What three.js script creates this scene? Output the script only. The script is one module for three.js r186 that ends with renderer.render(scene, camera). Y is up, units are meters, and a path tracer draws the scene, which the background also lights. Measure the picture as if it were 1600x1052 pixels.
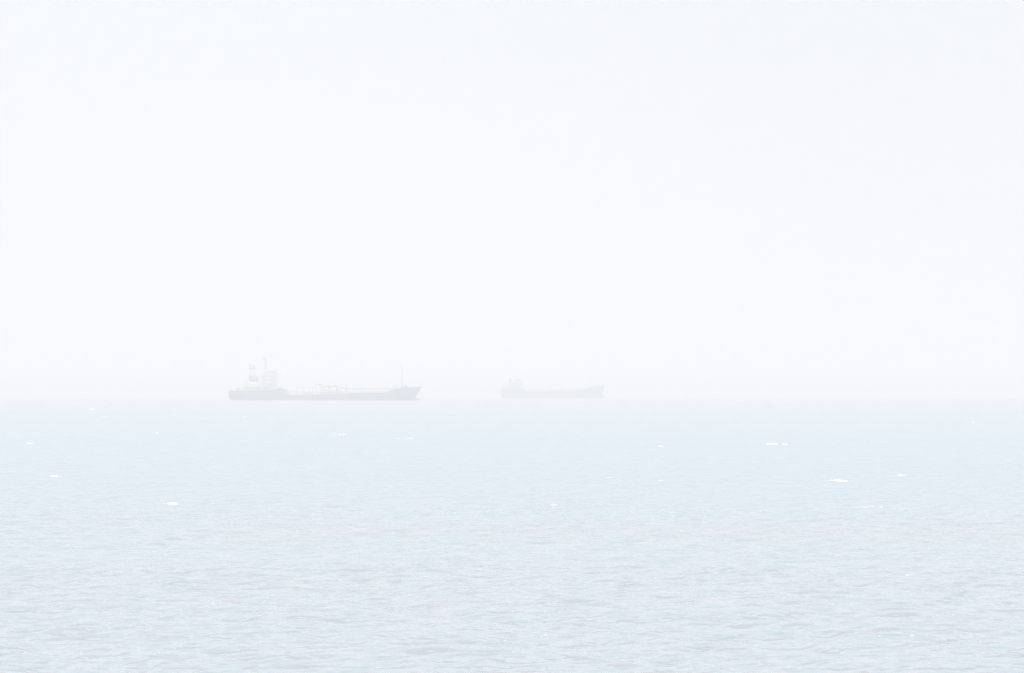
import * as THREE from 'three';
import { mergeGeometries } from 'three/addons/utils/BufferGeometryUtils.js';

// ---------------------------------------------------------------- camera
// A person's eye 6 m above the water on the shore, looking out to sea through a long lens.
const EARTH = 6371000;
const EYE = 6;
const scene = new THREE.Scene();
const camera = new THREE.PerspectiveCamera(2 * Math.atan(526 / 4537) * 180 / Math.PI, 1024 / 673, 0.5, 30000);
camera.position.set(0, EYE, 0);
camera.rotation.x = 1.098 * Math.PI / 180;

// ---------------------------------------------------------------- sky, sun, haze, exposure
const EXPOSURE = 1.6;
const SUN_DIR = new THREE.Vector3(-0.06, 0.99, -0.11).normalize();
{
  const W = 512, H = 256, d = new Float32Array(W * H * 4);
  const v = new THREE.Vector3();
  for (let j = 0; j < H; j++) for (let i = 0; i < W; i++) {
    const phi = ((i + 0.5) / W - 0.5) * 2 * Math.PI, th = ((j + 0.5) / H - 0.5) * Math.PI;
    v.set(Math.cos(th) * Math.cos(phi), Math.sin(th), Math.cos(th) * Math.sin(phi));
    const up = Math.max(0, v.y);
    const near = Math.pow(Math.max(0, v.dot(SUN_DIR)), 3);          // broad veil of brightness round the hidden sun
    const k = (i * 4) + j * W * 4;
    const a = 1 - Math.exp(-up * 5);
    const veil = 1 + 0.007 * (Math.sin(v.x * 9 - 1.2 + 2 * v.z) * Math.sin(v.y * 14 + 0.4 + 3 * v.x) + 0.5 * Math.sin(v.x * 17 + v.y * 11 + v.z * 5) - 1.1 * v.x);   // thin uneven high cloud
    d[k] = (0.955 - 0.075 * a + 0.06 * near) * veil / EXPOSURE;
    d[k + 1] = (0.958 - 0.032 * a + 0.055 * near) * veil / EXPOSURE;
    d[k + 2] = (0.970 + 0.002 * a + 0.04 * near) * veil / EXPOSURE;
    d[k + 3] = 1;
  }
  const t = new THREE.DataTexture(d, W, H, THREE.RGBAFormat, THREE.FloatType);
  t.mapping = THREE.EquirectangularReflectionMapping;
  t.magFilter = t.minFilter = THREE.LinearFilter;
  t.needsUpdate = true;
  scene.background = t;
  scene.environment = t;
}
const sun = new THREE.DirectionalLight(new THREE.Color(1, 0.978, 0.95), 4.9);
sun.position.copy(SUN_DIR).multiplyScalar(3000);
sun.castShadow = true;
sun.shadow.radius = 6;
sun.shadow.mapSize.set(2048, 2048);
Object.assign(sun.shadow.camera, { left: -900, right: 900, top: 3500, bottom: -3500, near: 10, far: 9000 });
scene.add(sun, sun.target);
scene.fog = new THREE.FogExp2(new THREE.Color(0.943, 0.961, 1.0), 0.0008);

const renderer = new THREE.WebGLRenderer({ antialias: true });
renderer.toneMapping = THREE.LinearToneMapping;
renderer.toneMappingExposure = EXPOSURE;
renderer.shadowMap.enabled = true;

// ---------------------------------------------------------------- helpers
function mulberry(seed) {
  let a = seed >>> 0;
  return () => { a = (a + 0x6D2B79F5) >>> 0; let t = a; t = Math.imul(t ^ (t >>> 15), t | 1); t ^= t + Math.imul(t ^ (t >>> 7), t | 61); return ((t ^ (t >>> 14)) >>> 0) / 4294967296; };
}
const lerpTable = (t, x) => { if (x <= t[0][0]) return t[0][1]; for (let i = 1; i < t.length; i++) if (x <= t[i][0]) { const [a, b] = t[i - 1], [c, d] = t[i]; return b + (d - b) * (x - a) / (c - a || 1); } return t[t.length - 1][1]; };
const sstep = (a, b, x) => { const t = Math.min(1, Math.max(0, (x - a) / (b - a))); return t * t * (3 - 2 * t); };
const drop = (x, z) => -(x * x + z * z) / (2 * EARTH);               // curve of the earth
const hash2 = (i, j) => { let h = Math.imul(i, 374761393) ^ Math.imul(j, 668265263); h = Math.imul(h ^ (h >>> 13), 1274126177); return ((h ^ (h >>> 16)) >>> 0) / 4294967296; };
function vnoise(x, y) {
  const i = Math.floor(x), j = Math.floor(y), u = x - i, v = y - j, a = u * u * (3 - 2 * u), b = v * v * (3 - 2 * v);
  return (hash2(i, j) * (1 - a) + hash2(i + 1, j) * a) * (1 - b) + (hash2(i, j + 1) * (1 - a) + hash2(i + 1, j + 1) * a) * b;
}
const fbm = (x, y) => 0.5 * vnoise(x, y) + 0.28 * vnoise(x * 2.1 + 7, y * 2.1 + 3) + 0.15 * vnoise(x * 4.3 + 1, y * 4.3 + 9) + 0.07 * vnoise(x * 8.7, y * 8.7 + 5);
function part(parent, name, geometry, material) {
  const m = new THREE.Mesh(geometry, material);
  m.name = name; m.castShadow = m.receiveShadow = true;
  parent.add(m);
  return m;
}
const mat = (r, g, b, roughness = 0.6, metalness = 0) => new THREE.MeshStandardMaterial({ color: new THREE.Color().setRGB(r, g, b), roughness, metalness });

// ---------------------------------------------------------------- the sea
const seaRandom = mulberry(20);
const WAVES = [];
for (let i = 0; i < 46; i++) {
  const lambda = 0.6 * Math.pow(9 / 0.6, i / 45) * (0.94 + 0.12 * seaRandom());
  const off = (seaRandom() + seaRandom() + seaRandom() - 1.5) * (lambda < 4 ? 1.5 : 0.75) - 0.12;   // the wind blows the chop towards the shore
  const slope = SEA_SLOPE(lambda);
  const k = 2 * Math.PI / lambda;
  WAVES.push({ lambda, kx: k * Math.sin(off), kz: k * Math.cos(off), dx: Math.sin(off), dz: Math.cos(off), amp: slope / k, ph: seaRandom() * 6.283 });
}
function SEA_SLOPE(l) { return 0.007 + 0.036 * Math.exp(-Math.pow(Math.log(l / 1.1) / 0.65, 2)); }
const rowStep = (r) => r < 58 ? 1 : r < 140 ? 0.21 : 0.21 * Math.pow(r / 140, 1.9);
const COLUMN = 0.0355 * Math.PI / 180;
const out3 = [0, 0, 0];
function seaPoint(x, z, spacing) {
  let y = 0, X = x, Z = z;
  for (const w of WAVES) {
    const f = w.lambda / spacing;
    if (f < 3) continue;
    const a = w.amp * (f > 6 ? 1 : (f - 3) / 3), p = w.kx * x + w.kz * z + w.ph, c = Math.cos(p), s = Math.sin(p);
    y += a * c; X -= 0.6 * a * w.dx * s; Z -= 0.6 * a * w.dz * s;
  }
  out3[0] = X; out3[1] = y + drop(x, z); out3[2] = Z;
  return out3;
}
const spacingAt = (r) => Math.max(rowStep(r), r * COLUMN);

const caps = [[-147.4,-1021.0,2.03,0.45,1], [-122.9,-844.7,0.74,0.28,0.8], [-120.3,-844.7,0.56,0.19,0.6], [-98.4,-702.0,1.39,0.23,1], [-88.8,-761.3,0.67,0.5,0.9], [-51.6,-426.2,0.47,0.23,0.9], [-49.5,-398.1,0.79,0.13,0.7], [-47.8,-404.0,0.71,0.13,0.8], [-55.9,-334.4,1.18,0.18,1], [-43.7,-269.7,0.48,0.12,0.6], [-32.5,-206.3,0.68,0.16,1], [-18.1,-155.6,0.96,0.14,0.9], [-15.9,-156.5,0.31,0.1,0.8], [-27.7,-272.4,0.48,0.15,0.7], [-31.9,-288.3,0.19,0.1,0.6], [-65.4,-711.3,0.78,0.24,0.9], [-64.3,-711.3,0.63,0.16,0.5], [-134.6,-831.7,0.55,0.18,0.5], [-184.2,-1324.3,1.75,0.29,0.5], [-95.3,-1152.7,1.02,0.38,0.7], [-94.6,-1393.8,1.54,0.46,0.8], [-76.9,-1292.2,1.99,0.43,0.6], [-42.6,-1061.3,1.4,0.35,0.8], [-49.6,-1292.2,0.85,0.43,0.6], [-42.2,-621.4,0.55,0.21,0.7], [-49.7,-651.3,0.43,0.22,0.5], [-28.8,-470.5,0.41,0.21,0.7], [-24.3,-410.1,1.9,0.23,1], [-14.9,-376.0,0.75,0.21,1], [-13.1,-370.9,1.14,0.2,1], [-11.6,-365.9,0.97,0.12,0.6], [-15.1,-491.8,0.33,0.33,0.8], [-12.1,-458.6,0.3,0.1,0.6], [-14.5,-740.5,0.65,0.41,0.7], [-11.6,-546.3,0.36,0.12,0.5], [-6.1,-363.5,0.64,0.16,0.8], [-4.2,-443.6,0.39,0.2,0.7], [-27.6,-342.8,0.38,0.11,0.7], [-25.4,-330.3,0.22,0.11,0.6], [-20.3,-313.2,0.28,0.1,0.7], [-19.3,-232.8,0.51,0.08,0.4], [27.6,-1471.2,1.3,0.32,0.5], [13.3,-614.4,0.41,0.2,0.7], [16.2,-458.6,0.81,0.15,0.9], [15.6,-410.1,0.63,0.14,0.8], [0.8,-384.0,0.34,0.13,0.6], [3.8,-370.9,0.65,0.12,0.7], [4.2,-304.4,0.6,0.1,0.4], [11.0,-291.4,0.64,0.1,0.6], [16.3,-318.7,0.56,0.21,0.9], [13.5,-268.4,0.18,0.15,0.5], [6.2,-207.1,0.18,0.07,0.8], [6.8,-201.7,2.0,0.18,0.25], [10.1,-207.9,0.18,0.07,0.8], [10.1,-195.2,0.43,0.09,0.9], [11.1,-194.5,0.3,0.09,0.8], [15.8,-197.3,0.35,0.11,0.6], [91.1,-1471.2,1.3,0.32,0.6], [96.1,-1204.6,1.06,0.4,0.8], [125.0,-1558.1,1.03,0.52,0.6], [12.9,-185.2,0.24,0.08,0.6], [13.9,-186.5,0.16,0.1,0.7], [12.1,-186.5,0.15,0.06,0.5], [11.5,-174.5,0.19,0.08,0.5], [30.3,-334.4,2.95,0.37,1], [32.4,-330.3,1.46,0.15,0.4], [148.9,-1656.2,1.83,0.55,0.6], [138.0,-1232.4,0.81,0.27,0.6], [69.6,-551.8,0.49,0.12,0.5], [54.2,-450.9,0.3,0.2,0.5], [54.8,-440.0,0.29,0.15,0.7], [42.9,-349.4,0.46,0.15,0.7], [35.8,-309.6,0.2,0.07,0.6], [91.5,-575.3,0.76,0.19,0.9], [74.7,-483.0,0.43,0.16,0.6], [74.7,-478.8,0.32,0.11,0.6], [74.0,-470.5,0.31,0.1,0.6], [74.0,-433.0,0.38,0.1,0.5], [54.3,-358.7,0.24,0.12,0.7], [27.1,-236.8,0.84,0.1,0.7], [28.5,-228.9,0.4,0.1,0.7], [21.8,-196.6,1.43,0.13,1], [20.4,-200.2,0.44,0.11,0.4], [28.0,-206.3,0.59,0.18,1], [28.3,-204.0,0.54,0.07,0.4], [39.0,-230.8,0.61,0.2,0.35], [2.2,-152.5,0.61,0.07,1], [1.5,-153.4,0.54,0.07,0.3], [3.3,-171.2,0.3,0.08,0.7], [4.3,-168.6,0.22,0.07,0.5], [2.8,-175.7,0.46,0.08,0.3], [18.2,-149.2,2.47,0.13,0.45], [19.7,-148.4,0.39,0.13,0.7], [11.4,-134.1,0.89,0.09,0.4], [11.5,-133.1,0.15,0.15,0.7], [-9.1,-126.0,0.67,0.14,0.55], [8.0,-144.8,0.38,0.06,0.3], [-6.6,-167.0,0.15,0.07,0.7], [12.9,-94.5,0.19,0.06,0.7], [9.0,-71.6,0.32,0.05,0.4], [9.8,-71.4,0.44,0.06,0.35], [10.5,-71.1,0.15,0.05,0.5], [11.2,-70.3,0.19,0.05,0.5], [-0.2,-70.7,0.15,0.05,0.5], [0.1,-70.7,0.15,0.05,0.5], [0.8,-72.0,0.15,0.05,0.6], [1.0,-71.4,0.15,0.05,0.6], [-15.0,-98.5,0.15,0.05,0.6], [-3.0,-85.3,0.15,0.05,0.5], [-2.7,-106.8,0.15,0.05,0.5]];   // x, z, width, height (metres), how closed the foam is
for (const c of caps) {                                              // foam rides on the nearest crest
  const r = Math.hypot(c[0], c[1]), sp = spacingAt(r);
  if (sp > 2) { c[5] = seaPoint(c[0], c[1], sp)[1]; continue; }
  let best = -1e9, bz = c[1];
  const reach = Math.min(4, 0.012 * r);
  for (let q = -reach; q <= reach; q += 0.1) { const y = seaPoint(c[0], c[1] + q, sp)[1] + drop(0, 0); if (y > best) { best = y; bz = c[1] + q; } }
  c[1] = bz; c[5] = best;
}
const reefLine = (x) => 123 + 3 * Math.sin(x * 0.09 + 1) + 9 * (fbm(x * 0.06 + 40, 3.3) - 0.5);
const REEF = (x, z) => {                                             // weed-grown reef under the surface, a broken strip along the shore
  const d = -z, line = reefLine(x);
  const band = Math.exp(-Math.pow((d - line) / 10, 2)) * sstep(-17, -9, x);
  return 0.6 * sstep(0.25, 0.8, band * (0.45 + 1.1 * fbm(x * 0.5 + 9, z * 0.22)));
};
{
  const radii = [3];
  while (radii[radii.length - 1] < 15000) radii.push(radii[radii.length - 1] + rowStep(radii[radii.length - 1]));
  const angles = [];
  const HALF = 380;
  for (let i = 1; i < 36; i++) angles.push(-Math.PI + i * (Math.PI - HALF * COLUMN) / 36);
  angles.unshift(-Math.PI);
  for (let i = -HALF; i <= HALF; i++) angles.push(i * COLUMN);
  for (let i = 1; i <= 36; i++) angles.push(HALF * COLUMN + i * (Math.PI - HALF * COLUMN) / 36);
  const NA = angles.length, NR = radii.length;
  const pos = new Float32Array(NA * NR * 3), uv = new Float32Array(NA * NR * 2), col = new Float32Array(NA * NR * 3);
  const idx = new Uint32Array((NA - 1) * (NR - 1) * 6);
  const body = [0.212, 0.2435, 0.2645], weed = [0.223, 0.2375, 0.2575];   // silty green-blue water; brown weed seen through it on the reef
  let n = 0;
  for (let j = 0; j < NR; j++) {
    const r = radii[j];
    for (let i = 0; i < NA; i++, n++) {
      const a = angles[i], x = r * Math.sin(a), z = -r * Math.cos(a);
      const fine = Math.abs(a) <= HALF * COLUMN + 1e-6;
      const p = seaPoint(x, z, fine ? spacingAt(r) : Math.max(rowStep(r), r * 0.075));
      pos[n * 3] = p[0]; pos[n * 3 + 1] = p[1]; pos[n * 3 + 2] = p[2];
      uv[n * 2] = p[0]; uv[n * 2 + 1] = -p[2];
      const w = fine && r < 300 ? REEF(x, z) : 0;
      for (let c = 0; c < 3; c++) col[n * 3 + c] = body[c] + (weed[c] - body[c]) * w;
    }
  }
  n = 0;
  for (let j = 0; j < NR - 1; j++) for (let i = 0; i < NA - 1; i++) {
    const a = j * NA + i, b = a + 1, c = a + NA, d = c + 1;
    idx[n++] = a; idx[n++] = b; idx[n++] = c; idx[n++] = b; idx[n++] = d; idx[n++] = c;
  }
  const g = new THREE.BufferGeometry();
  g.setAttribute('position', new THREE.BufferAttribute(pos, 3));
  g.setAttribute('uv', new THREE.BufferAttribute(uv, 2));
  g.setAttribute('color', new THREE.BufferAttribute(col, 3));
  g.setIndex(new THREE.BufferAttribute(idx, 1));
  g.computeVertexNormals();
  const nn = g.attributes.normal.array;
  if (nn[NA * 60 * 3 + 1] < 0) { for (let k = 0; k < idx.length; k += 3) { const t = idx[k + 1]; idx[k + 1] = idx[k + 2]; idx[k + 2] = t; } g.computeVertexNormals(); }

  // fine wind ripples: a tileable field of small waves as a normal map
  const T = 1024, TILE = 31, gx = new Float32Array(T * T), gy = new Float32Array(T * T);
  const rr = mulberry(77);
  for (let w = 0; w < 90; w++) {
    const lam = 0.22 * Math.pow(3.4 / 0.22, rr());
    const off = (rr() + rr() + rr() - 1.5) * 1.7 - 0.12;
    const fx = Math.round(TILE / lam * Math.sin(off)), fy = Math.round(TILE / lam * Math.cos(off)), ph = rr() * 6.283;
    const kx = fx * 2 * Math.PI / TILE, ky = fy * 2 * Math.PI / TILE, kk = Math.hypot(kx, ky) || 1, s = 0.027;
    const sx = new Float32Array(T), cx = new Float32Array(T);
    for (let i = 0; i < T; i++) { sx[i] = Math.sin(2 * Math.PI * fx * i / T + ph); cx[i] = Math.cos(2 * Math.PI * fx * i / T + ph); }
    for (let j = 0; j < T; j++) {
      const sy = Math.sin(2 * Math.PI * fy * j / T), cy = Math.cos(2 * Math.PI * fy * j / T);
      for (let i = 0; i < T; i++) { const q = (sx[i] * cy + cx[i] * sy) * s; gx[j * T + i] += q * kx / kk; gy[j * T + i] += q * ky / kk; }
    }
  }
  const nd = new Uint8Array(T * T * 4);
  for (let k = 0; k < T * T; k++) {
    const l = 1 / Math.hypot(gx[k], gy[k], 1);
    nd[k * 4] = 127.5 + 127.5 * gx[k] * l; nd[k * 4 + 1] = 127.5 + 127.5 * gy[k] * l; nd[k * 4 + 2] = 127.5 + 127.5 * l; nd[k * 4 + 3] = 255;
  }
  const nt = new THREE.DataTexture(nd, T, T);
  nt.wrapS = nt.wrapT = THREE.RepeatWrapping; nt.magFilter = THREE.LinearFilter; nt.minFilter = THREE.LinearMipmapLinearFilter; nt.generateMipmaps = true;
  nt.repeat.set(1 / TILE, 1 / TILE); nt.rotation = 0.13; nt.needsUpdate = true;
  // Farther out the mesh is too coarse to carry the short waves: there their steepness goes into the roughness of the surface, so that the sea is equally rough everywhere.
  const meshSlope = (r) => Math.sqrt(WAVES.reduce((q, w) => { const f = w.lambda / spacingAt(r); return q + (f < 3 ? 0 : Math.pow(w.amp * 2 * Math.PI / w.lambda * Math.min(1, (f - 3) / 3), 2) / 2); }, 0));
  const MAP = 0.027 * Math.sqrt(90 / 2), TOTAL = 0.31;
  const waters = [], bounds = [3, 100, 150, 170, 190, 215, 240, 270, 310, 360, 430, 520, 620, 750, 1000, 1e9];
  for (let q = 0; q + 1 < bounds.length; q++) {
    const first = radii.findIndex((r) => r >= bounds[q]), next = radii.findIndex((r) => r >= bounds[q + 1]), last = next < 0 ? NR - 1 : next;
    const mid = bounds[q] < 100 ? 70 : Math.min(1500, (bounds[q] + bounds[q + 1]) / 2), k = 1 - 0.6 * sstep(250, 900, mid);
    const missing = Math.max(0, TOTAL * TOTAL - meshSlope(mid) ** 2 - (k * MAP) ** 2), rough = Math.pow(0.13 ** 4 + 2 * missing * sstep(80, 600, mid), 0.25);
    g.addGroup(first * (NA - 1) * 6, (last - first) * (NA - 1) * 6, q);
    waters.push(new THREE.MeshPhysicalMaterial({ color: 0xffffff, vertexColors: true, roughness: rough, ior: 1.34, normalMap: nt, normalScale: new THREE.Vector2(k, k) }));
  }
  const sea = new THREE.Mesh(g, waters);
  sea.name = 'sea'; sea.receiveShadow = sea.castShadow = true;
  sea.userData = { kind: 'structure', label: 'choppy pale blue-green sea reaching to the hazy horizon', category: 'sea' };
  scene.add(sea);

  // whitecaps: each a low lumpy bank of foam on a crest
  const foam = new THREE.MeshStandardMaterial({ color: new THREE.Color().setRGB(0.86, 0.88, 0.88), roughness: 0.95 });
  const thinFoam = new THREE.MeshStandardMaterial({ color: new THREE.Color().setRGB(0.62, 0.64, 0.64), roughness: 0.95, transparent: true, opacity: 0.5 });   // bubbles with water showing between
  const fr = mulberry(5);
  caps.forEach(([cx, cz, w0, h0, solid, cy], ci) => {
    const w = w0 * (solid < 0.75 ? 0.9 : 1), h = h0 * (r0 => r0 > 400 ? 0.9 : 0.75)(Math.hypot(cx, cz));
    const r = Math.hypot(cx, cz), sp = spacingAt(r), NX = 34, NZ = 12;
    const len = w * 1.15, dep = Math.max(0.35, Math.min(1.2, h * 2.6)) * (0.8 + 0.5 * fr()), lean = (fr() - 0.5) * 0.25, seed = fr() * 900;
    const p = [], id = [];
    for (let j = 0; j <= NZ; j++) for (let i = 0; i <= NX; i++) {
      const u = i / NX * 2 - 1, v = j / NZ * 2 - 1;
      const lx = u * len / 2, lz = v * dep / 2 + lean * lx * 0.4;
      const lump = fbm(lx * 4.5 / Math.sqrt(0.4 + w * 0.3) + seed, lz * 4 + seed) + 0.8 * (vnoise(lx * 9 / Math.max(0.3, Math.sqrt(w)) + seed, lz * 8) - 0.5);
      const edge = (1 - u * u) * (0.72 + 0.4 * Math.sin(seed + u * 2.4)) * (1 - v * v);
      const q = Math.max(-0.35, edge * 1.2 - (1 - lump) * (1.95 - solid) * 1.42);
      const wy = sp > 2 ? cy : seaPoint(cx + lx, cz + lz, sp)[1];
      p.push(lx, wy - cy + (q > 0 ? h * (0.06 + 0.6 * Math.sqrt(q)) : -0.25 * h - 0.05), lz);
    }
    for (let j = 0; j < NZ; j++) for (let i = 0; i < NX; i++) { const a = j * (NX + 1) + i, b = a + 1, c = a + NX + 1, d = c + 1; id.push(a, c, b, b, c, d); }
    const fg = new THREE.BufferGeometry();
    fg.setAttribute('position', new THREE.Float32BufferAttribute(p, 3));
    fg.setIndex(id); fg.computeVertexNormals();
    const m = part(sea, 'whitecap' + (ci ? '_' + String(ci).padStart(3, '0') : ''), fg, solid < 0.85 ? thinFoam : foam);
    m.position.set(cx, cy, cz);
  });
}

// ---------------------------------------------------------------- ship building helpers (metres; x from stern to bow, y up from the waterline, z to starboard)
const box = (x0, x1, y0, y1, z0, z1) => { const g = new THREE.BoxGeometry(x1 - x0, y1 - y0, z1 - z0); g.translate((x0 + x1) / 2, (y0 + y1) / 2, (z0 + z1) / 2); return g; };
function rod(a, b, r0, r1 = r0, seg = 10) {
  const A = new THREE.Vector3(...a), B = new THREE.Vector3(...b), d = B.clone().sub(A), g = new THREE.CylinderGeometry(r1, r0, d.length(), seg);
  g.applyQuaternion(new THREE.Quaternion().setFromUnitVectors(new THREE.Vector3(0, 1, 0), d.clone().normalize()));
  g.translate((a[0] + b[0]) / 2, (a[1] + b[1]) / 2, (a[2] + b[2]) / 2);
  return g;
}
const tube = (pts, r, seg = 20) => new THREE.TubeGeometry(new THREE.CatmullRomCurve3(pts.map((p) => new THREE.Vector3(...p))), seg, r, 8, false);
const merge = (list) => mergeGeometries(list.map((g) => g.index ? g.toNonIndexed() : g));
function gridGeometry(rows) {
  const p = [], id = [], n = rows[0].length;
  for (const r of rows) for (const q of r) p.push(...q);
  for (let j = 0; j < rows.length - 1; j++) for (let i = 0; i < n - 1; i++) { const a = j * n + i; id.push(a, a + 1, a + n, a + 1, a + n + 1, a + n); }
  const g = new THREE.BufferGeometry();
  g.setAttribute('position', new THREE.Float32BufferAttribute(p, 3)); g.setIndex(id); g.computeVertexNormals();
  const q = g.toNonIndexed(); q.setAttribute('uv', new THREE.Float32BufferAttribute(new Float32Array(q.attributes.position.count * 2), 2));
  return q;
}
function frustum(bottom, top, y0, y1) {                              // bottom, top: [x0, x1, halfWidth]
  const c = (b, y) => [[b[0], y, b[2]], [b[1], y, b[2]], [b[1], y, -b[2]], [b[0], y, -b[2]], [b[0], y, b[2]]];
  const lo = c(bottom, y0), hi = c(top, y1), parts = [];
  for (let i = 0; i < 4; i++) parts.push(gridGeometry([[lo[i], lo[i + 1]], [hi[i], hi[i + 1]]]));
  parts.push(gridGeometry([[hi[0], hi[1]], [hi[3], hi[2]]]));
  return merge(parts);
}
// Hull from its side profile: sheer line, stem, stern, beam.
function makeHull(ship, s, m) {
  const N = 150, width = (f, t) => {
    const aft = f < 0.17 ? (0.55 + 0.25 * t) + (0.45 - 0.25 * t) * Math.sin(f / 0.17 * Math.PI / 2) : 1;
    const cut = 0.80 + 0.05 * t, fore = f > cut ? Math.pow(Math.max(0, 1 - Math.pow((f - cut) / (1 - cut), 1.7 + 0.7 * t)), 0.85) : 1;
    return Math.max(0.03, s.beam / 2 * aft * fore);
  };
  const at = (i, y, t) => { const f = i / N, x0 = lerpTable(s.stern, y), x1 = lerpTable(s.stem, y); return [x0 + f * (x1 - x0), y, width(f, t)]; };
  const top = (i) => lerpTable(s.sheer, i / N * s.length);
  const shell = (lo, hi, n, t0, t1) => {
    const side = (sg) => { const rows = []; for (let j = 0; j <= n; j++) { const row = []; for (let i = 0; i <= N; i++) { const y0 = lo(i), y = y0 + (hi(i) - y0) * j / n, p = at(i, y, t0 + (t1 - t0) * j / n); row.push([p[0], p[1], p[2] * sg]); } rows.push(row); } return rows; };
    const a = side(1), b = side(-1);
    return merge([gridGeometry(a), gridGeometry(b), gridGeometry(a.map((r, j) => [r[0], b[j][0]])), gridGeometry(a.map((r, j) => [r[N], b[j][N]]))]);
  };
  part(ship, 'hull', shell(() => s.boot, top, 10, 0.25, 1), m.hull);
  part(ship, 'boot_topping', shell(() => -2.5, () => s.boot, 4, 0, 0.25), m.boot);
  const rows = [];
  for (let i = 0; i <= N; i++) { const x = i / N * s.length, y = top(i) - (x > s.bulwark ? 1.0 : 0.06), p = at(i, y, 0.97); rows.push([-1, -0.5, 0, 0.5, 1].map((q) => [p[0], y + 0.12 * (1 - q * q), p[2] * q * 0.99])); }
  part(ship, 'deck', gridGeometry(rows), m.deck);
  const half = (x) => { const i = x / s.length * N; return at(i, top(i), 1)[2]; };
  return { half, top: (x) => lerpTable(s.sheer, x) };
}
function railing(ship, pts, height, step, m) {                       // rails with a stanchion every few metres
  const rails = [];
  for (let i = 0; i < pts.length - 1; i++) for (const q of [1, 0.66, 0.33]) rails.push(rod([pts[i][0], pts[i][1] + height * q, pts[i][2]], [pts[i + 1][0], pts[i + 1][1] + height * q, pts[i + 1][2]], q === 1 ? 0.045 : 0.03, undefined, 5));
  const r = part(ship, 'railing', merge(rails), m);
  const post = new THREE.CylinderGeometry(0.045, 0.045, height, 6).translate(0, height / 2, 0);
  for (let i = 0; i < pts.length - 1; i++) {
    const [a, b] = [pts[i], pts[i + 1]], n = Math.max(1, Math.round(Math.hypot(b[0] - a[0], b[2] - a[2]) / step));
    for (let k = 0; k < n + (i === pts.length - 2 ? 1 : 0); k++) { const t = k / n, c = part(r, 'stanchion', post, m); c.position.set(a[0] + (b[0] - a[0]) * t, a[1] + (b[1] - a[1]) * t, a[2] + (b[2] - a[2]) * t); }
  }
}
const M = {
  hullBlue: mat(0.070, 0.150, 0.310, 0.5), boot: mat(0.095, 0.140, 0.170, 0.7), hullGrey: mat(0.110, 0.155, 0.240, 0.55),
  deckRed: mat(0.15, 0.088, 0.080, 0.85), deckGreen: mat(0.06, 0.11, 0.085, 0.85), white: mat(0.84, 0.85, 0.84, 0.55), offWhite: mat(0.62, 0.64, 0.64, 0.6), glass: mat(0.02, 0.025, 0.03, 0.1),
  black: mat(0.02, 0.02, 0.022, 0.7), grey: mat(0.16, 0.17, 0.18, 0.7), pipe: mat(0.36, 0.28, 0.27, 0.7), darkPipe: mat(0.18, 0.18, 0.20, 0.7), orange: mat(0.46, 0.09, 0.07, 0.45), red: mat(0.40, 0.08, 0.08, 0.5), buff: mat(0.44, 0.45, 0.43, 0.6), steel: mat(0.42, 0.43, 0.45, 0.6),
};
function windowRow(parent, n, x0, x1, y, z, w, h) {                   // windows along one side, each its own pane
  const g = new THREE.BoxGeometry(w, h, 0.10);
  for (let i = 0; i < n; i++) { const p = part(parent, 'window', g, M.glass); p.position.set(x0 + (x1 - x0) * (n === 1 ? 0.5 : i / (n - 1)), y, z); }
}
function windowFront(parent, n, z0, z1, x, y, w, h) {
  const g = new THREE.BoxGeometry(0.10, h, w);
  for (let i = 0; i < n; i++) { const p = part(parent, 'window', g, M.glass); p.position.set(x, y, z0 + (z1 - z0) * i / (n - 1)); }
}
function winch(parent, name, x, y, z, s) {                           // bed, drum and end plates
  const w = part(parent, name, merge([box(x - 1.1 * s, x + 1.1 * s, y, y + 0.35 * s, z - 1.6 * s, z + 1.6 * s), box(x - 0.8 * s, x + 0.8 * s, y + 0.35 * s, y + 1.7 * s, z - 1.5 * s, z - 0.9 * s)]), M.grey);
  part(w, 'drum', rod([x, y + 1.0 * s, z - 0.9 * s], [x, y + 1.0 * s, z + 1.3 * s], 0.55 * s, undefined, 14), M.darkPipe);
  for (const q of [-0.3, 0.6, 1.3]) part(w, 'drum_flange', rod([x, y + 1.0 * s, z + q * s], [x, y + 1.0 * s, z + (q + 0.1) * s], 0.85 * s, undefined, 16), M.grey);
}
function vent(parent, x, y, z, h, r) {                               // mushroom ventilator
  const v = part(parent, 'ventilator', rod([x, y, z], [x, y + h, z], r), M.offWhite);
  part(v, 'ventilator_head', new THREE.SphereGeometry(r * 1.9, 12, 6, 0, Math.PI * 2, 0, Math.PI / 2).translate(x, y + h - r * 0.4, z), M.offWhite);
}
// A cargo pipe run or catwalk on trestles along the centre of the deck.
function pipeRun(ship, x0, x1, y, base, step, r, zs, m, name = 'cargo_pipe') {
  for (const z of zs) part(ship, name, rod([x0, y, z], [x1, y, z], r, undefined, 8), m);
  const n = Math.round((x1 - x0) / step);
  for (let i = 0; i <= n; i++) {
    const x = x0 + (x1 - x0) * i / n, b = base(x);
    part(ship, 'trestle', merge([rod([x, b, zs[0] - 0.3], [x, y, zs[0] - 0.3], 0.25, undefined, 6), rod([x, b, zs[zs.length - 1] + 0.3], [x, y, zs[zs.length - 1] + 0.3], 0.25, undefined, 6), box(x - 0.12, x + 0.12, y - r - 0.24, y - r, zs[0] - 0.4, zs[zs.length - 1] + 0.4)]), M.steel);
  }
}

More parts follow.
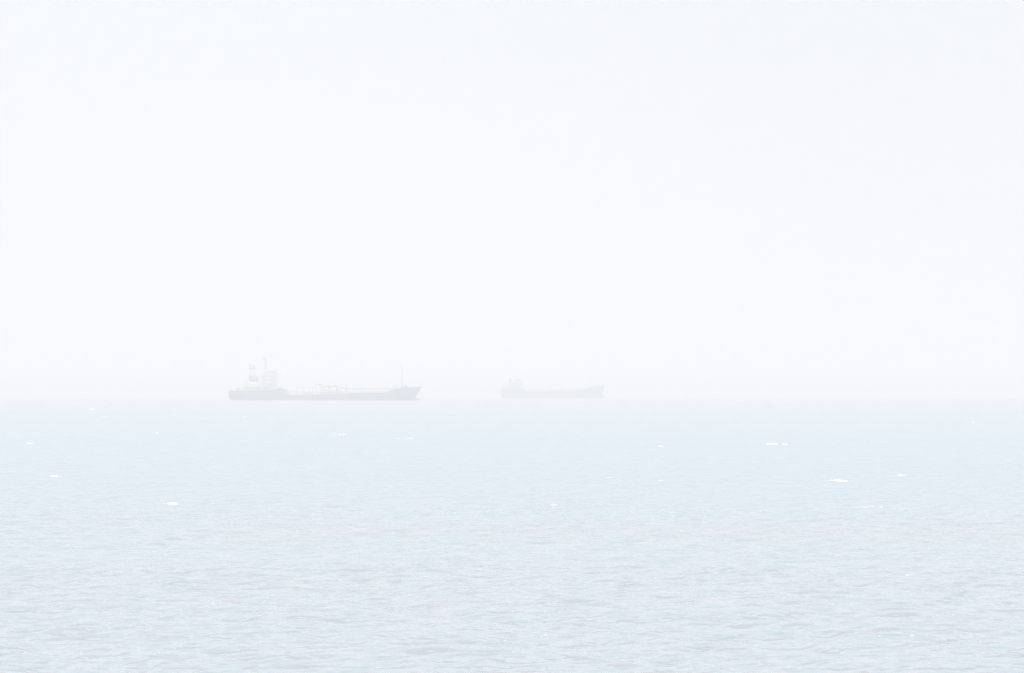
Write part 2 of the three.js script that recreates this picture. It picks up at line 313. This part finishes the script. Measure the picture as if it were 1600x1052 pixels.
// ---------------------------------------------------------------- the nearer tanker
{
  const k = 0.5047, e = (v) => v * k, P = (t) => t.map(([a, b]) => [a * k, b * k]);
  const ship = new THREE.Group(); ship.name = 'tanker_ship'; scene.add(ship);
  const sx = -223, sz = -2290; ship.position.set(sx, drop(-147, sz), sz);
  ship.userData = { label: 'larger nearer dark blue tanker ship with white stern bridge block and raised bow', category: 'ship' };
  const spec = { length: e(302), beam: 23, boot: e(2.6), bulwark: e(263), sheer: P([[0, 14.8], [69, 15.2], [73, 17.6], [87, 17.4], [96, 8.6], [105, 7.8], [150, 8.6], [192, 11], [240, 11.7], [254, 12.4], [262, 18.4], [281, 19], [283, 20.6], [302, 21.4]]), stem: P([[-6, 288], [4, 290.5], [6, 291.5], [21.4, 302]]), stern: P([[-6, 9], [0, 5], [3, 1.6], [10, 0.2], [15, 0]]) };
  const hull = makeHull(ship, spec, { hull: M.hullBlue, boot: M.boot, deck: M.deckRed });
  const bulb = new THREE.SphereGeometry(1, 28, 18); bulb.scale(e(17), e(4.6), 2.6); bulb.translate(e(283), e(0), 0);
  part(ship, 'bulbous_bow', bulb, M.boot);
  const B = (x0, x1, y0, y1, hw) => box(e(x0), e(x1), e(y0), e(y1), -hw, hw);
  // aft deckhouse and boat deck
  const house = part(ship, 'deckhouse', B(19.5, 70, 14.4, 21.5, 8.6), M.white);
  windowRow(house, 9, e(24), e(66), e(18.6), 8.62, 0.55, 0.55);
  for (const x of [29, 47, 60]) part(house, 'door', box(e(x) - 0.4, e(x) + 0.4, e(15.4), e(15.4) + 2, 8.6, 8.68), M.grey);
  part(ship, 'boat_deck', B(18, 73.5, 21.5, 22.3, 10.4), M.offWhite);
  for (const x of [20, 31, 42, 50, 61, 72]) for (const z of [-10, 10]) part(ship, 'deck_pillar', rod([e(x), e(14.6), z], [e(x), e(21.5), z], 0.13), M.white);
  railing(ship, [[e(33), e(22.3), 10.2], [e(18.4), e(22.3), 10.2], [e(18.4), e(22.3), -10.2], [e(33), e(22.3), -10.2]], 1.1, 1.8, M.white);
  railing(ship, [[e(17), e(15), 9.4], [e(4), e(14.9), 8.6], [e(1), e(14.8), 6.4], [e(1), e(14.8), -6.4], [e(4), e(14.9), -8.6], [e(17), e(15), -9.4]], 1.1, 1.8, M.white);
  winch(ship, 'mooring_winch', e(13), e(14.9), 3.5, 1.15); winch(ship, 'mooring_winch', e(13), e(14.9), -3.5, 1.15);
  part(ship, 'bollard', merge([rod([e(4), e(14.8), 5], [e(4), e(16.4), 5], 0.3), rod([e(6.4), e(14.8), 5], [e(6.4), e(16.4), 5], 0.3), box(e(3), e(7.4), e(14.8), e(15.2), 4.6, 5.4)]), M.black);
  // accommodation block with three decks of windows
  const block = part(ship, 'accommodation_block', B(51.5, 74, 22.3, 40, 8.4), M.white);
  for (const y of [25.6, 31.4, 37]) { windowRow(block, 6, e(54.5), e(71), e(y), 8.42, 0.6, 0.75); windowFront(block, 8, -7, 7, e(74) + 0.02, e(y), 0.65, 0.8); }
  for (const y of [28.4, 34.2]) part(block, 'deck_ledge', B(51.2, 74.5, y, y + 0.4, 8.75), M.offWhite);
  const bridge = part(ship, 'bridge_deck', B(48.8, 75.8, 40, 40.8, 11.4), M.offWhite);
  part(bridge, 'bridge_wing_bulwark', merge([box(e(64), e(75.6), e(40.8), e(42.4), 11.2, 11.35), box(e(64), e(75.6), e(40.8), e(42.4), -11.35, -11.2), box(e(75.4), e(75.6), e(40.8), e(42.4), -11.2, 11.2)]), M.white);
  railing(ship, [[e(64), e(40.8), 11.2], [e(49.1), e(40.8), 11.2], [e(49.1), e(40.8), -11.2], [e(64), e(40.8), -11.2]], 1.1, 1.7, M.white);
  const wheel = part(ship, 'wheelhouse', frustum([e(55.5), e(71), 7], [e(55.5), e(72.8), 7.3], e(40.8), e(46.4)), M.white);
  windowRow(wheel, 6, e(57.5), e(70), e(44.2), 7.24, 1.05, 0.95); windowFront(wheel, 9, -6.2, 6.2, e(72.3), e(44.3), 1.1, 1.0);
  part(wheel, 'wheelhouse_roof', B(54.8, 73.4, 46.4, 47.1, 7.7), M.offWhite);
  railing(ship, [[e(72.8), e(47.1), 7.4], [e(55.4), e(47.1), 7.4], [e(55.4), e(47.1), -7.4], [e(72.8), e(47.1), -7.4], [e(72.8), e(47.1), 7.4]], 1.0, 1.7, M.white);
  // radar mast
  const mast = part(ship, 'radar_mast', merge([rod([e(54.6), e(47.1), 1.2], [e(55.6), e(66), 0.35], 0.45, 0.32), rod([e(54.6), e(47.1), -1.2], [e(55.6), e(66), -0.35], 0.45, 0.32), rod([e(58.6), e(47.1), 0], [e(57), e(66), 0], 0.45, 0.32),
    ...[50, 54, 58, 62].map((y) => box(e(54.9), e(58.2), e(y), e(y) + 0.2, -0.7, 0.7)), rod([e(56.2), e(65), 0], [e(56), e(71.5), 0], 0.2, 0.1)]), M.steel);
  part(mast, 'mast_platform', box(e(52.5), e(59), e(64.6), e(65.1), -1.6, 1.6), M.grey);
  part(mast, 'radar_scanner', merge([box(e(51), e(55.4), e(67.2), e(68.2), -0.25, 0.25), rod([e(53.4), e(65.1), 0], [e(53.4), e(67.2), 0], 0.3)]), M.grey);
  part(mast, 'radar_scanner', merge([box(e(55), e(59.6), e(60.6), e(61.4), -0.2, 0.2), rod([e(58.2), e(58.6), 0], [e(58.2), e(60.6), 0], 0.25)]), M.offWhite);
  part(mast, 'signal_yard', rod([e(56.2), e(68.6), -3.2], [e(56.2), e(68.6), 3.2], 0.09), M.grey);
  for (const [x, h, z] of [[64, 4.4, 3], [70.5, 5, -3], [68, 3, 0]]) part(ship, 'aerial', rod([e(x), e(47.1), z], [e(x), e(47.1 + h), z], 0.08, 0.05), M.offWhite);
  part(ship, 'satellite_dome', new THREE.SphereGeometry(0.75, 16, 10).translate(e(62), e(47.1) + 0.95, -2.4), M.white);
  // engine casing, funnel
  part(ship, 'engine_casing', B(31, 50, 22.3, 28.8, 4.4), M.white);
  const oval = (x0, x1, y0, y1, hw) => { const g = new THREE.CylinderGeometry(1, 1, 1, 28); g.scale(e(x1 - x0) / 2, e(y1 - y0), hw); g.translate(e((x0 + x1) / 2), e((y0 + y1) / 2), 0); return g; };
  const funnel = part(ship, 'funnel', oval(30.6, 41.2, 28.6, 48.4, 2.3), M.white);
  part(funnel, 'funnel_band', oval(30.4, 41.4, 31, 38, 2.36), M.hullBlue);
  part(funnel, 'funnel_cap', oval(30.2, 43.4, 48.4, 49.6, 2.6), M.black);
  for (const [x, z] of [[34.4, 0.8], [38.6, -0.6]]) part(funnel, 'exhaust_pipe', tube([[e(x), e(49.4), z], [e(x), e(52), z], [e(x) - 0.35, e(54), z], [e(x) - 1.2, e(55.4), z]], 0.42), M.black);
  part(ship, 'funnel_house', B(24.6, 30.4, 22.3, 30, 3.2), M.offWhite);
  vent(ship, e(27), e(30), 1.8, e(4), 0.42); vent(ship, e(29), e(22.3), 7.2, e(6), 0.4); vent(ship, e(24), e(22.3), 6, e(3.4), 0.45);
  part(ship, 'ensign_staff', rod([e(1.5), e(14.8), 0], [e(-0.4), e(21.5), 0], 0.09, 0.05), M.white);
  // davits for the lifeboat
  for (const x of [35.2, 45.6]) part(ship, 'lifeboat_davit', merge([tube([[e(x), e(22.3), 8.4], [e(x), e(30), 8.3], [e(x), e(38), 8.9], [e(x), e(40.4), 10.2], [e(x), e(40.2), 11.2]], 0.22), rod([e(x), e(22.3), 9.9], [e(x), e(28.6), 9.9], 0.2), box(e(x) - 0.25, e(x) + 0.25, e(28.4), e(28.8), 8.2, 11.6)]), M.white);
  // break of the poop
  part(ship, 'pump_room_house', B(75, 81, 17, 20.6, 5), M.offWhite);
  vent(ship, e(79), e(20.6), 2.6, e(2), 0.4); vent(ship, e(83), e(17.5), 4, e(3.6), 0.35); vent(ship, e(85.5), e(17.4), 7, e(2.6), 0.35);
  railing(ship, [[e(74.5), e(17.5), 11], [e(88), e(17.2), 11]], 1.1, 1.8, M.white);
  railing(ship, [[e(98), e(8.4), 11.2], [e(150), e(8.6), 11.2], [e(192), e(11), 11.2], [e(240), e(11.7), 11.2], [e(252), e(12.2), 10.4]], 1.1, 2.4, M.white);
  railing(ship, [[e(98), e(8.4), -11.2], [e(150), e(8.6), -11.2], [e(192), e(11), -11.2], [e(240), e(11.7), -11.2], [e(252), e(12.2), -10.4]], 1.1, 4.8, M.white);
  // catwalk and cargo piping
  const deckY = (x) => hull.top(x) - 0.05;
  pipeRun(ship, e(90), e(136), e(16.8), deckY, e(5.6), 0.26, [-1.2, 0, 1.2], M.white, 'catwalk_beam');
  pipeRun(ship, e(94), e(138), e(13.6), deckY, e(11), 0.22, [3.2, 4.2], M.offWhite);
  pipeRun(ship, e(105), e(135), e(20.3), deckY, e(10), 0.16, [-3, -2.2], M.pipe);
  pipeRun(ship, e(181), e(258), e(18.6), deckY, e(4.3), 0.17, [-0.9, 0.9], M.pipe, 'catwalk_beam');
  pipeRun(ship, e(170), e(250), e(13.4), deckY, e(13), 0.24, [3.0, 4.0], M.offWhite);
  for (let i = 0; i < 13; i++) { const x = 108 + i * 11.6; if (x > 134 && x < 172) continue; part(ship, 'tank_hatch', merge([rod([e(x), deckY(e(x)), 6.6], [e(x), deckY(e(x)) + 1.0, 6.6], 0.75, undefined, 14), rod([e(x), deckY(e(x)) + 1.0, 6.6], [e(x), deckY(e(x)) + 1.15, 6.6], 0.9, undefined, 14)]), i % 2 ? M.pipe : M.offWhite); vent(ship, e(x) + 2.4, deckY(e(x)), 5.4, i % 3 ? 1.7 : 2.4, 0.18); }
  part(ship, 'deck_store', B(116, 129, 8, 13, 3.4), M.offWhite);
  // cargo manifold amidships
  const mani = part(ship, 'cargo_manifold', merge([B(140, 181, 8.6, 10.2, 9.4), B(146, 176, 14.6, 15.2, 5)]), M.pipe);
  for (let i = 0; i < 8; i++) part(mani, 'manifold_pipe', merge([rod([e(144 + i * 4.6), e(12), -10], [e(144 + i * 4.6), e(12), 10], 0.38), rod([e(144 + i * 4.6), e(12), 9.8], [e(144 + i * 4.6), e(12), 10.2], 0.62), rod([e(144 + i * 4.6), e(9), 5], [e(144 + i * 4.6), e(14.6), 5], 0.2)]), i % 2 ? M.pipe : M.red);
  part(ship, 'hose_rail', merge([rod([e(147), e(21.4), 6.5], [e(171), e(21.4), 6.5], 0.3), ...[149, 156, 163, 170].map((x) => rod([e(x), e(9), 6.5], [e(x), e(21.4), 6.5], 0.2))]), M.darkPipe);
  part(ship, 'valve_platform', merge([B(157, 169, 20.6, 22, 2.6), B(163, 167.5, 22, 23.6, 1.2), ...[158, 168].map((x) => rod([e(x), e(9), 0], [e(x), e(20.6), 0], 0.3))]), M.darkPipe);
  part(ship, 'hose_boom', B(171, 181, 18.6, 19.8, 1.4), M.darkPipe);
  part(ship, 'lamp_post', rod([e(136), e(8.4), 6], [e(136), e(21.6), 6], 0.32, 0.26), M.white);
  const crane = part(ship, 'hose_crane', merge([rod([e(144.5), e(8.6), 1], [e(144.5), e(23), 1], 0.75, 0.6, 14), box(e(142.6), e(146), e(21), e(24.2), 0.1, 1.9)]), M.offWhite);
  part(crane, 'crane_jib', merge([rod([e(145.5), e(24.6), 1], [e(134.6), e(25.3), 1], 0.36, 0.24), rod([e(143.4), e(19), 1], [e(139.6), e(24.6), 1], 0.16)]), M.darkPipe);
  part(ship, 'derrick_post', merge([rod([e(183), e(10.6), 2], [e(183), e(24.8), 2], 0.4, 0.3), rod([e(183), e(22.6), 0.8], [e(183), e(22.6), 3.2], 0.12)]), M.grey);
  for (const x of [206, 229]) part(ship, 'lamp_post', rod([e(x), e(11.2), 0], [e(x), e(23.5), 0], 0.13, 0.1), M.offWhite);
  // forecastle
  part(ship, 'forecastle_post', rod([e(261), e(16.6), 4], [e(261), e(25), 4], 0.3, 0.24), M.grey);
  const fm = part(ship, 'foremast', merge([rod([e(269.5), e(16.6), 0], [e(269.3), e(56), 0], 0.22, 0.1), rod([e(269.4), e(44), 0], [e(272), e(17.4), 1.5], 0.08), rod([e(269.4), e(44), 0], [e(272), e(17.4), -1.5], 0.08)]), M.grey);
  for (const [y, d] of [[45.6, 1], [50, -1], [55, 0]]) part(fm, 'navigation_lamp', merge([box(e(269.4 + d) - 0.35, e(269.4 + d) + 0.35, e(y), e(y) + 0.8, -0.35, 0.35), box(e(269.4) - 0.5, e(269.4) + 0.5, e(y) - 0.12, e(y), -0.6, 0.6)]), M.grey);
  part(ship, 'forecastle_post', rod([e(271), e(16.8), -4], [e(271), e(25), -4], 0.34, 0.28), M.grey);
  winch(ship, 'windlass', e(276), e(17.2), 3, 1.5); winch(ship, 'windlass', e(276), e(17.2), -3, 1.5);
  part(ship, 'anchor', merge([rod([e(288), e(12), 2.9], [e(288), e(16.5), 4.4], 0.22), box(e(286), e(290), e(11.2), e(12.4), 2.5, 3.3)]), M.black);
  part(ship, 'jackstaff', rod([e(298), e(19), 0], [e(299), e(27), 0], 0.08, 0.05), M.offWhite);

  // the lifeboat hangs in the davits: a thing of its own
  const boat = new THREE.Group(); boat.name = 'lifeboat'; scene.add(boat);
  boat.position.set(sx + e(40.4), ship.position.y + e(28.8), sz + 10.4);
  boat.userData = { label: 'red enclosed lifeboat in white davits below the funnel of the nearer ship', category: 'lifeboat' };
  const ring = (x, w, y0, y1, n = 14) => { const r = []; for (let i = 0; i <= n; i++) { const a = i / n * Math.PI * 2, c = Math.cos(a), s = Math.sin(a); r.push([x, (y0 + y1) / 2 + (y1 - y0) / 2 * Math.sign(s) * Math.pow(Math.abs(s), 0.75), w * Math.sign(c) * Math.pow(Math.abs(c), 0.7)]); } return r; };
  const loft = (L, W, y0, y1, rise) => { const rows = []; for (let i = 0; i <= 18; i++) { const t = i / 18 * 2 - 1, f = Math.pow(Math.max(0.0004, 1 - Math.pow(Math.abs(t), 3)), 0.55); rows.push(ring(t * L / 2, W / 2 * f, y0 + (1 - f) * rise, y1 + (1 - f) * 0.2 * (rise > 0 ? 1 : -2))); } return gridGeometry(rows); };
  part(boat, 'boat_hull', loft(7.5, 2.8, 0, 2.5, 0.9), M.orange);
  part(boat, 'boat_canopy', loft(6.6, 2.35, 2.1, 4.1, 0), M.red);
  part(boat, 'steering_cupola', frustum([-2.9, -1.3, 0.75], [-2.7, -1.6, 0.6], 3.7, 4.7), M.red);
  part(boat, 'fender', loft(7.7, 2.95, 2.15, 2.5, 0), M.white);
  for (const x of [-1.4, 0, 1.4]) { const w = part(boat, 'porthole', new THREE.CylinderGeometry(0.2, 0.2, 0.08, 12).rotateX(Math.PI / 2), M.glass); w.position.set(x, 3.1, 1.17); }
}

// ---------------------------------------------------------------- the farther tanker
{
  const k = 0.6943, e = (v) => v * k, P = (t) => t.map(([a, b]) => [a * k, b * k]);
  const ship = new THREE.Group(); ship.name = 'tanker_ship_001'; scene.add(ship);
  const sx = -13.2, sz = -3150; ship.position.set(sx, drop(45, sz), sz);
  ship.userData = { label: 'smaller farther tanker ship almost lost in haze, in line with the horizon', category: 'ship' };
  const spec = { length: e(165.5), beam: 19, boot: e(3.4), bulwark: e(141), sheer: P([[0, 15.3], [36, 15.4], [42, 11.2], [100, 11.4], [126, 12.3], [134, 14.6], [150, 18.4], [165.5, 20.8]]), stem: P([[-5, 158], [6, 160], [10, 161], [20.8, 165.5]]), stern: P([[-5, 6], [2, 3], [8, 0.6], [15.3, 0]]) };
  const hull = makeHull(ship, spec, { hull: M.hullGrey, boot: M.boot, deck: M.deckGreen });
  const bulb = new THREE.SphereGeometry(1, 24, 16); bulb.scale(e(11), e(4.4), 2.3); bulb.translate(e(154.5), e(1.4), 0);
  part(ship, 'bulbous_bow', bulb, M.boot);
  const B = (x0, x1, y0, y1, hw) => box(e(x0), e(x1), e(y0), e(y1), -hw, hw);
  const house = part(ship, 'deckhouse', B(9, 33, 15, 18.6, 7.4), M.buff);
  windowRow(house, 7, e(11), e(31), e(17), 7.42, 0.6, 0.6);
  part(ship, 'boat_deck', B(8, 34.5, 18.6, 19.2, 8.4), M.offWhite);
  const block = part(ship, 'accommodation_block', B(18.4, 33.6, 19.2, 25, 7), M.buff);
  for (const y of [20.8, 23.4]) { windowRow(block, 5, e(20.5), e(31.5), e(y), 7.02, 0.6, 0.7); windowFront(block, 7, -5.6, 5.6, e(33.6) + 0.02, e(y), 0.6, 0.7); }
  const bridge = part(ship, 'bridge_deck', B(18, 34.6, 25, 25.6, 9.4), M.offWhite);
  part(bridge, 'bridge_wing_bulwark', merge([box(e(27), e(34.4), e(25.6), e(27), 9.2, 9.35), box(e(27), e(34.4), e(25.6), e(27), -9.35, -9.2)]), M.white);
  const wheel = part(ship, 'wheelhouse', frustum([e(23), e(33), 5.6], [e(23), e(33.8), 5.8], e(25.6), e(29.4)), M.buff);
  windowRow(wheel, 5, e(24.4), e(32), e(28), 5.78, 1.0, 0.9); windowFront(wheel, 7, -4.8, 4.8, e(33.5), e(28), 1.0, 0.9);
  part(wheel, 'wheelhouse_roof', B(22.4, 34.2, 29.4, 29.9, 6.1), M.offWhite);
  const mast = part(ship, 'radar_mast', merge([rod([e(28), e(29.9), 0], [e(28), e(38), 0], 0.3, 0.16), rod([e(29.8), e(29.9), 0], [e(28.2), e(36), 0], 0.14), box(e(26.6), e(29.6), e(34), e(34.3), -1.2, 1.2)]), M.offWhite);
  part(mast, 'radar_scanner', merge([box(e(26.4), e(29), e(35.6), e(36.2), -0.2, 0.2), rod([e(27.4), e(34.3), 0], [e(27.4), e(35.6), 0], 0.2)]), M.grey);
  const fun = new THREE.CylinderGeometry(1, 1, 1, 24); fun.scale(e(1.9), e(10), 1.7); fun.translate(e(16.2), e(24.2), 0);
  const funnel = part(ship, 'funnel', fun, M.hullBlue);
  part(funnel, 'funnel_cap', (() => { const g = new THREE.CylinderGeometry(1, 1, 1, 24); g.scale(e(2.1), e(0.7), 1.9); g.translate(e(16.2), e(29.4), 0); return g; })(), M.black);
  part(funnel, 'exhaust_pipe', tube([[e(16.2), e(29.4), 0], [e(16.2), e(30.4), 0], [e(15.4), e(31.4), 0]], 0.4), M.black);
  railing(ship, [[e(17), e(19.2), 8.2], [e(8.4), e(19.2), 8.2], [e(8.4), e(19.2), -8.2], [e(17), e(19.2), -8.2]], 1.1, 2.2, M.white);
  railing(ship, [[e(8), e(15.3), 7.8], [e(1), e(15.3), 6], [e(1), e(15.3), -6], [e(8), e(15.3), -7.8]], 1.1, 2.2, M.white);
  winch(ship, 'mooring_winch', e(5), e(15.2), 2, 1.1);
  vent(ship, e(12), e(19.2), 4, e(3.2), 0.4); vent(ship, e(38), e(14), 4, e(6), 0.3);
  const deckY = (x) => hull.top(x) - 0.05;
  pipeRun(ship, e(43), e(76), e(15), deckY, e(5.5), 0.28, [-1, 1], M.offWhite, 'catwalk_beam');
  pipeRun(ship, e(98), e(132), e(15.6), deckY, e(5.2), 0.24, [-1, 1], M.offWhite, 'catwalk_beam');
  pipeRun(ship, e(46), e(128), e(13.2), deckY, e(10), 0.24, [3, 4], M.pipe);
  railing(ship, [[e(43), e(11.3), 9.2], [e(100), e(11.4), 9.2], [e(126), e(12.3), 9]], 1.1, 3, M.white);
  for (let i = 0; i < 9; i++) { const x = e(48 + i * 9); part(ship, 'tank_hatch', merge([rod([x, deckY(x), 6], [x, deckY(x) + 1, 6], 0.8, undefined, 12), rod([x, deckY(x) + 1, 6], [x, deckY(x) + 1.15, 6], 0.95, undefined, 12)]), M.grey); vent(ship, x + 2, deckY(x), 5, i % 2 ? 1.6 : 2.4, 0.2); }
  const mani = part(ship, 'cargo_manifold', B(77, 97, 11.2, 13.4, 7.6), M.grey);
  for (let i = 0; i < 5; i++) part(mani, 'manifold_pipe', merge([rod([e(79 + i * 4), e(15), -8], [e(79 + i * 4), e(15), 8], 0.34), rod([e(79 + i * 4), e(13.2), 5], [e(79 + i * 4), e(15), 5], 0.2)]), M.pipe);
  const crane = part(ship, 'hose_crane', rod([e(79), e(11.2), 0], [e(79), e(19.5), 0], 0.7, 0.55, 12), M.grey);
  part(crane, 'crane_jib', tube([[e(78.4), e(19), 0], [e(84), e(20.6), 0], [e(98), e(21.2), 0]], 0.36), M.grey);
  part(ship, 'jib_rest', rod([e(97.5), e(11.3), 0], [e(97.5), e(20.8), 0], 0.24), M.grey);
  const fm = part(ship, 'foremast', rod([e(143), e(15), 0], [e(143), e(33), 0], 0.3, 0.14), M.grey);
  part(fm, 'navigation_lamp', box(e(143) - 0.5, e(143) + 0.5, e(29), e(29) + 0.7, -0.5, 0.5), M.grey);
  winch(ship, 'windlass', e(149), e(16.7), 0, 1.4);
}

renderer.render(scene, camera);
